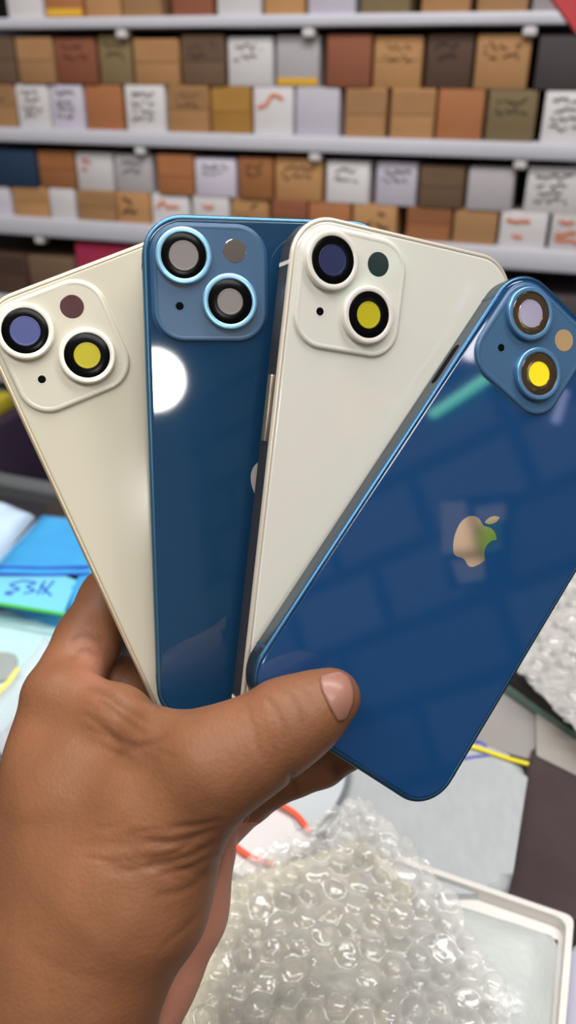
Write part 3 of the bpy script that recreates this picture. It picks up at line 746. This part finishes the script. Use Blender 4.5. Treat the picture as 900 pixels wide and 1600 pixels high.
o4 = slab('glass_plate', [(-60, 1015), (28, 1020), (22, 1058), (-60, 1075)], .0125, .015, mat('grey_glass_plate', (158, 165, 164), .15, var=.1, coat=.3), 'small grey glass plate at left edge, on the pale packet', 'plate')
film_clear = film('clear_wrap_film', (250, 252, 255), (235, 240, 245), .12, .7, .12)
o5 = pillow('plastic_sleeve', [(-40, 1120), (70, 985), (110, 1000), (30, 1200)], .013, .020, film_clear, seed=12, wr=.003)
tag(o5, 'crinkled clear plastic sleeve between packet and back of hand', 'sleeve')
line_on([(-10, 1088), (12, 1068), (28, 1046)], .0165, .002, mat('pale_yellow_strip', (238, 226, 120), .4), 'paper_strip', None); tag(bpy.data.objects['paper_strip'], 'pale yellow strip at left edge beside the grey plate', 'strip')
o6 = slab('cable_pouch', [(-60, 1150), (30, 1140), (40, 1215), (-60, 1225)], 0, .012, mat('dark_mottled_pouch', (84, 82, 92), .3, var=.5, scale=120, bump=.4, bscale=100), 'dark mottled pouch at left edge next to the wrist', 'pouch')
o7 = slab('white_packet', [(-60, 1232), (60, 1222), (60, 1420), (-60, 1420)], 0, .014, mat('white_packet_paper', (226, 226, 224), .5, var=.03), 'white packet at left edge behind the hand', 'packet')

# right: packets, glass, tray ------------------------------------------------------
grey_fab = mat('frosted_grey_packet', (172, 176, 179), .4, var=.12, scale=260, spec=.5, bump=.25, bscale=500, stretch=(1, .3, 1))
p1 = slab('phone_packet', [(528, 1172), (742, 1158), (828, 1192), (797, 1395), (560, 1400), (500, 1290)], 0, .016, grey_fab, 'frosted grey packet with yellow band under the tilted blue housing', 'packet', r=.012, bev=.006)
line_on([(640, 1140), (742, 1168), (790, 1184), (826, 1194)], .0175, .0014, mat('yellow_rubber', (232, 216, 20), .45), 'rubber_band', None, flat=.8)
tag(COL.objects['rubber_band.001'], 'bright yellow rubber band round the frosted grey packet', 'rubber band')
line_on([(760, 1166), (742, 1158), (705, 1166), (690, 1178), (712, 1186), (745, 1182), (765, 1180)], .0163, .0009, mat('violet_pen_ink', (96, 100, 190), .5), 'pen_ring', p1)
p2 = slab('display_panel', [(832, 1175), (868, 1110), (990, 1160), (985, 1460), (760, 1400)], 0, .006, mat('smoky_brown_panel', (72, 60, 62), .12, var=.4, scale=18, spec=.6, coat=.4), 'smoky brown display panel at right of the frosted packet', 'panel', r=.003, bev=.001)
line_on([(832, 1172), (812, 1280), (792, 1390)], .0065, .0006, mat('panel_edge_line', (64, 56, 58), .4), 'edge_seal', p2)
for x, y, r in ((842, 1176, .0016), (851, 1179, .0012), (862, 1183, .0018), (877, 1188, .0011), (898, 1193, .002)):
    q = top(x, y, .0061); bm = bmesh.new(); lathe(bm, [(r, q[2]), (r, q[2]+.0003)], q[0], q[1], 16, True, True); obj('printed_dot', bm, INK['dark'], p2)
p2b = slab('paper_sheet', [(838, 1108), (880, 1098), (1000, 1150), (1000, 1260), (838, 1180)], .0064, .0074, mat('beige_grey_paper', (156, 150, 144), .6, var=.05), None, None, r=.002, bev=.0002)
tag(p2b, 'beige grey slip lying on the top of the smoky brown panel', 'paper')
p3 = slab('plastic_sheet', [(735, 1085), (790, 1072), (856, 1122), (836, 1188), (790, 1176), (720, 1152)], .0, .004, mat('mid_grey_sheet', (150, 146, 143), .3, var=.06, scale=30), 'mid grey plastic sheet between green glass edge and frosted packet', 'sheet', r=.003, bev=.001)
p4 = slab('glass_sheet', [(740, 1035), (905, 1150), (1000, 1100), (800, 980)], .006, .012, mat('green_edge_glass', (92, 118, 108), .1, var=.1, spec=.6, coat=.3), 'green edged glass sheet under the bubble wrap at right', 'glass', r=.002, bev=.0008)
p4b = slab('dark_gap_sheet', [(742, 1024), (897, 1134), (960, 1080), (800, 950)], .0125, .0165, mat('dark_gap_black', (34, 30, 30), .5, var=.2), 'black sheet for the dark gap behind the green edged glass, under right bubble wrap', 'pouch', r=.003)  # added black sheet in place of the dark gap by the glass edge
white_tray = mat('white_tray_card', (214, 210, 206), .5, var=.03)
# tray: outer box with raised rim, silvery packet inside
TQ = [(600, 1330), (897, 1432), (878, 1680), (560, 1640)]
tray = slab('tray_box', TQ, 0, .012, white_tray, 'white cardboard tray at the bottom right corner', 'tray', r=.004, bev=.001)
tq = [top(x, y, .019) for x, y in TQ]; cen = sum(tq)/4
bm = bmesh.new(); inner = [cen+(p-cen)*np.array([.93, .93, 1]) for p in tq]
a = round_poly(tq, .004); b2 = round_poly(inner, .006)
loft(bm, [[(p[0], p[1], COUNTER+z) for p in lp] for lp, z in ((a, .0122), (a, .0185), (a, .019), (b2, .019), (b2, .0122))], close=True)
obj('tray_rim', bm, white_tray, tray, 40)
sil = pillow('silver_packet', [(628, 1366), (878, 1446), (862, 1664), (580, 1632)], .0125, .0235, mat('silvery_wrap', (208, 213, 211), .25, .2, var=.1, scale=80, spec=.6, bump=.5, bscale=260), seed=20, wr=.0015)
tag(sil, 'silvery plastic wrapped packet lying in the white tray', 'packet')
slab('phone_box', [(893, 1470), (1000, 1490), (1000, 1700), (880, 1680)], 0, .012, mat('lilac_grey_box', (168, 166, 184), .4, var=.05), 'lilac grey box at the bottom right edge beside the white tray', 'box')
# white packets with an orange band, below the thumb
w1 = slab('white_packet', [(330, 1235), (470, 1235), (510, 1300), (400, 1380), (320, 1340)], 0, .018, mat('glossy_white_packet', (226, 222, 222), .3, var=.03, coat=.3), 'glossy white packet with orange bands below the thumb', 'packet', r=.008, bev=.005)
w2 = slab('clear_case', [(440, 1190), (548, 1180), (536, 1240), (506, 1300), (470, 1310), (450, 1260)], .0, .0195, mat('grey_clear_case', (200, 206, 210), .2, var=.05, coat=.4), 'grey clear case between orange band and frosted packet', 'case', r=.01, bev=.005)
line_on([(546, 1200), (538, 1235), (520, 1268), (498, 1292)], .0198, .0012, mat('grey_case_edge', (120, 126, 132), .4), 'case_edge', w2)
orange = mat('neon_orange_rubber', (255, 92, 52), .45)
line_on([(385, 1235), (432, 1254), (462, 1272), (484, 1300)], .0215, .0016, orange, 'rubber_band', None, flat=.6); tag(COL.objects['rubber_band.002'], 'neon orange rubber band arching below the finger beside white packet', 'rubber band')
line_on([(350, 1305), (372, 1325), (398, 1342), (430, 1350)], .0205, .0016, orange, 'rubber_band', None, flat=.6); tag(COL.objects['rubber_band.003'], 'neon orange rubber band strip nearest the palm', 'rubber band')

slab('added_wrap_backing', [(340, 1385), (570, 1310), (680, 1430), (690, 1720), (250, 1720)], .0, .02, mat('pale_yellow_backing', (246, 236, 198), .6, var=.04, scale=20), 'pale yellow block added to brighten the heap of clear bubble wrap', 'box', r=.004)  # added block that brightens and warms the wrap from below
# bubble wrap ----------------------------------------------------------------------
def wrap_film():
    m = bpy.data.materials.new('bubble_wrap_film'); m.use_nodes = True
    nt = m.node_tree; N = nt.nodes; L = nt.links; out = N['Material Output']; N.remove(N['Principled BSDF'])
    tr = N.new('ShaderNodeBsdfTransparent'); tr.inputs['Color'].default_value = lin((253, 252, 250))
    df = N.new('ShaderNodeBsdfDiffuse'); df.inputs['Color'].default_value = lin((246, 244, 240))
    gl = N.new('ShaderNodeBsdfGlossy'); gl.inputs['Roughness'].default_value = .09
    lw = N.new('ShaderNodeLayerWeight'); lw.inputs['Blend'].default_value = .35
    mr = N.new('ShaderNodeMapRange'); mr.inputs['To Min'].default_value = .24; mr.inputs['To Max'].default_value = .68; L.new(lw.outputs['Facing'], mr.inputs['Value'])
    a = N.new('ShaderNodeMixShader'); L.new(mr.outputs['Result'], a.inputs['Fac']); L.new(tr.outputs[0], a.inputs[1]); L.new(df.outputs[0], a.inputs[2])
    fr = N.new('ShaderNodeFresnel'); fr.inputs['IOR'].default_value = 1.7
    b = N.new('ShaderNodeMixShader'); L.new(fr.outputs[0], b.inputs['Fac']); L.new(a.outputs[0], b.inputs[1]); L.new(gl.outputs[0], b.inputs[2])
    L.new(b.outputs[0], out.inputs['Surface']); return m
wrap_m = wrap_film()
def wrap(name, poly, h, pitch, rad, dome, amp, seed, label, res=.0009, layers=1, ang=.3, tilt=0):
    bm = bmesh.new(); rn = random.Random(seed)
    for ly in range(layers):
        q = np.array([top(x, y, h)[:2] for x, y in poly])
        if ly: c = q.mean(0); q = c+(q-c)*(.96-.05*ly)
        lo, hi = q.min(0)-.002, q.max(0)+.002
        xs = np.arange(lo[0], hi[0], res); ys = np.arange(lo[1], hi[1], res)
        an = ang+ly*.5; ca_, sa = math.cos(an), math.sin(an); defl = {}
        def inside(x, y):
            r = False; n = len(q)
            for i in range(n):
                a, b_ = q[i], q[i-1]
                if (a[1] > y) != (b_[1] > y) and x < (b_[0]-a[0])*(y-a[1])/(b_[1]-a[1])+a[0]: r = not r
            return r
        V_ = {}
        hb = h-.006*ly
        for i, x in enumerate(xs):
            for j, y in enumerate(ys):
                jx = .0022*mnoise.noise(Vector((x*70, y*70, seed+5))); jy = .0022*mnoise.noise(Vector((x*70, y*70, seed+9)))
                if not inside(x+jx, y+jy): continue
                u, v = (x*ca_+y*sa)/pitch, (-x*sa+y*ca_)/pitch
                r0 = round(v/.866); u0 = round(u-.5*(r0 % 2))+.5*(r0 % 2)
                best = 9; key = None
                for rr_ in (r0-1, r0, r0+1):
                    uu = round(u-.5*(rr_ % 2))+.5*(rr_ % 2)
                    d = math.hypot(u-uu, v-rr_*.866)
                    if d < best: best = d; key = (uu, rr_)
                if key not in defl: defl[key] = (1 if rn.random() > .25 else .35)*(.75+.4*rn.random())
                t = best*pitch/rad
                z = 0
                if t < 1: z = dome*defl[key]*(1-t**3.2)**.6
                w = amp*(mnoise.noise(Vector((x*22+seed, y*22, ly*3)))+.55*mnoise.noise(Vector((x*60, y*60+seed, ly*5)))+.25*abs(mnoise.noise(Vector((x*170, y*170, seed)))))
                w += amp*.9*(1-abs(mnoise.noise(Vector((x*38+7, y*38, seed+2)))))**6
                V_[i, j] = bm.verts.new((x, y, COUNTER+hb+z+w))
        for (i, j), a in list(V_.items()):
            b_, c_, d_ = V_.get((i+1, j)), V_.get((i+1, j+1)), V_.get((i, j+1))
            if b_ and c_ and d_: bm.faces.new((a, b_, c_, d_))
    o = obj(name, bm, wrap_m, None, 180); tag(o, label, 'bubble wrap'); return o
wrap('bubble_wrap', [(230, 1700), (300, 1520), (345, 1360), (430, 1318), (560, 1246), (610, 1285), (650, 1340), (712, 1400), (730, 1450), (800, 1560), (810, 1700)], .041, .0115, .0051, .0042, .0032, 11,
     'heap of clear bubble wrap in front of the wrist, over the trays', layers=2)
wrap('bubble_wrap', [(1000, 830), (930, 850), (800, 1030), (806, 1052), (905, 1150), (1010, 1230)], .030, .016, .0066, .004, .003, 31,
     'corner of clear bubble wrap at the right, beside the tilted blue housing', layers=2, ang=1.0)

# low items behind the counter, far left -------------------------------------------
def low_thing(name, x0, x1, y0, y1, v, dep, m, label, cat, bev=.004):
    u0, zt = shelf_uz(x0, y0, v); u1, _ = shelf_uz(x1, y0, v); zb = shelf_uz((x0+x1)/2, y1, v)[1]
    bm = bmesh.new(); add_box(bm, u0, u1, v, v+dep, zb, zt, bev); o = obj(name, bm, m, None, 40); o.matrix_world = ROOM
    return tag(o, label, cat)

u0, zt = shelf_uz(-40, 632, -.1); u1, _ = shelf_uz(34, 632, -.1)
bm = bmesh.new(); add_box(bm, u0, u1, -.2, -.02, 0, zt, .006); o = obj('tall_carton', bm, mat('dark_purple_carton', (58, 44, 66), .5, var=.15, scale=12), None, 40); o.matrix_world = ROOM
tag(o, 'dark purple carton standing behind the counter at the left edge', 'box')
u0, z2 = shelf_uz(-30, 612, -.1); u1, _ = shelf_uz(13, 612, -.1)
bm = bmesh.new(); add_box(bm, u0, u1, -.18, -.08, zt, z2, .004); o = obj('flat_carton', bm, mat('yellow_carton', (206, 190, 50), .5, var=.1), None, 40); o.matrix_world = ROOM
tag(o, 'small yellow carton on top of the dark purple one at left edge', 'box')

# red sign hanging at the upper right -----------------------------------------------
q = [P(858, -8, 900), P(930, 92, 900), P(1040, 60, 900), P(1010, -120, 900), P(890, -120, 900)]
bm = bmesh.new(); fr_ = [bm.verts.new(p) for p in q]; nv = RC[2]*.004; bk = [bm.verts.new(p+nv) for p in q]
bm.faces.new(fr_); bm.faces.new(bk[::-1])
for k in range(5): bm.faces.new((fr_[k], fr_[(k+1) % 5], bk[(k+1) % 5], bk[k]))
sg = obj('hanging_sign', bm, mat('red_card', (150, 2, 14), .6, var=.02)); tag(sg, 'plain red hanging sign at the upper right corner', 'sign')

# ------------------------------------------------------------------ lights
def area(name, u, v, z, sx, sy, power, rot=(0, 0, 0), col=(1, .98, .95)):
    l = bpy.data.lights.new(name, 'AREA'); l.shape = 'RECTANGLE'; l.size = sx; l.size_y = sy; l.energy = power; l.color = col
    o = bpy.data.objects.new(name, l); COL.objects.link(o)
    o.matrix_world = ROOM @ Matrix.Translation((u, v, z)) @ Matrix.Rotation(rot[0], 4, 'X') @ Matrix.Rotation(rot[1], 4, 'Y')
    return o
area('ceiling_panel_light', camu-.7, camv-.7, CEIL-.03, 1.2, .5, 26)
area('ceiling_panel_light', camu+.6, camv-.7, CEIL-.03, 1.2, .5, 26)
area('ceiling_panel_light', camu-.6, camv+.45, CEIL-.03, 1.2, .4, 26)
area('ceiling_panel_light', camu+.6, camv+.45, CEIL-.03, 1.2, .4, 26)
# round globe lamp behind the photographer, mirrored in the upright blue housing
n2 = (rod([0.12759, -0.20216, -0.025]) @ np.diag([1., -1, -1]))[:, 2]
def mirror_dir(px, py, n):
    d = np.array([(px-450)/F, (py-800)/F, 1.]); d /= np.linalg.norm(d); r = d-2*(d@n)*n; return RC.T @ r
hp = P(240, 594, 228); gp = hp+mirror_dir(240, 594, n2)*1.9
bm = bmesh.new(); bmesh.ops.create_uvsphere(bm, u_segments=32, v_segments=16, radius=.079)
gl = obj('globe_lamp', bm, emit('lit_globe', (255, 252, 245), 60), None, 180); gl.location = gp
bm = bmesh.new(); tube(bm, [(0, 0, .075), (0, 0, CEIL-gp[2])], .006, 10); obj('lamp_rod', bm, mat('lamp_rod_metal', (60, 60, 60), .4, .8), gl, 60)
tag(gl, 'round white globe lamp hanging behind the photographer', 'lamp')

n4 = (rod([-0.06038, -0.33906, 0.60916]) @ np.diag([1., -1, -1]))[:, 2]
def mirrored(px, py):                  # point of the right wall that the tilted housing mirrors at a photo coordinate
    o = P(px, py, 228)-ORG; d = mirror_dir(px, py, n4); u0, du = o@HV, d@HV
    t = (XR-u0)/du; p = o+d*t; return np.array([-(p@NV), p[2]])      # (room y, z)
def wall_patch(name, pxs, th, m):
    q = [mirrored(*a) for a in pxs]; bm = bmesh.new()
    a = [bm.verts.new((XR-.001, y, z)) for y, z in q]; b_ = [bm.verts.new((XR-th, y, z)) for y, z in q]; n = len(q)
    bm.faces.new(a); bm.faces.new(b_[::-1])
    for k in range(n): bm.faces.new((a[k], a[(k+1) % n], b_[(k+1) % n], b_[k]))
    return obj(name, bm, m, bpy.data.objects['wall_right'])
beige_sheet, green_sheet = mat('beige_reflection_card', (226, 204, 184), .6, var=.05), mat('green_reflection_card', (110, 170, 50), .6, var=.05)  # colours of added cards, there only for the logo to mirror
dark_sheet = mat('dark_reflection_backing', (40, 40, 44), .6, var=.1)
wall_patch('added_reflection_backing', [(685, 780), (800, 770), (800, 900), (700, 915)], .01, dark_sheet)  # added backing and cards, shaped for the reflection in the logo
wall_patch('added_reflection_card', [(690, 785), (730, 785), (748, 860), (695, 866)], .02, beige_sheet)
wall_patch('added_reflection_card', [(755, 822), (790, 815), (790, 860), (758, 866)], .02, green_sheet)
wall_patch('added_reflection_card', [(745, 795), (795, 788), (795, 814), (752, 820)], .02, beige_sheet)
wall_patch('added_reflection_card', [(708, 877), (760, 872), (762, 905), (722, 912)], .02, beige_sheet)
wall_patch('added_glare_strip', [(672, 648), (676, 655), (778, 590), (774, 580)], .03, emit('greenish_glare_glow', (110, 240, 190), 7))  # added glowing strips, shaped for the streaks mirrored in the tilted housing
wall_patch('added_glare_strip', [(748, 500), (762, 508), (738, 566), (724, 560)], .03, emit('white_glare_glow', (250, 245, 250), 16))
wall_patch('added_glare_strip', [(872, 660), (890, 610), (896, 612), (880, 664)], .03, emit('lilac_glare_glow', (200, 205, 255), 4))

w = bpy.data.worlds.new('world'); SC.world = w; w.use_nodes = True
w.node_tree.nodes['Background'].inputs['Color'].default_value = (.9, .92, 1, 1); w.node_tree.nodes['Background'].inputs['Strength'].default_value = .3

SC.view_settings.view_transform = 'Standard'; SC.view_settings.look = 'None'; SC.view_settings.gamma = 1; SC.view_settings.use_curve_mapping = False
SC.view_settings.exposure = -0.4
SC.cycles.use_denoising = True; SC.cycles.max_bounces = 10; SC.cycles.transparent_max_bounces = 24; SC.cycles.caustics_reflective = False
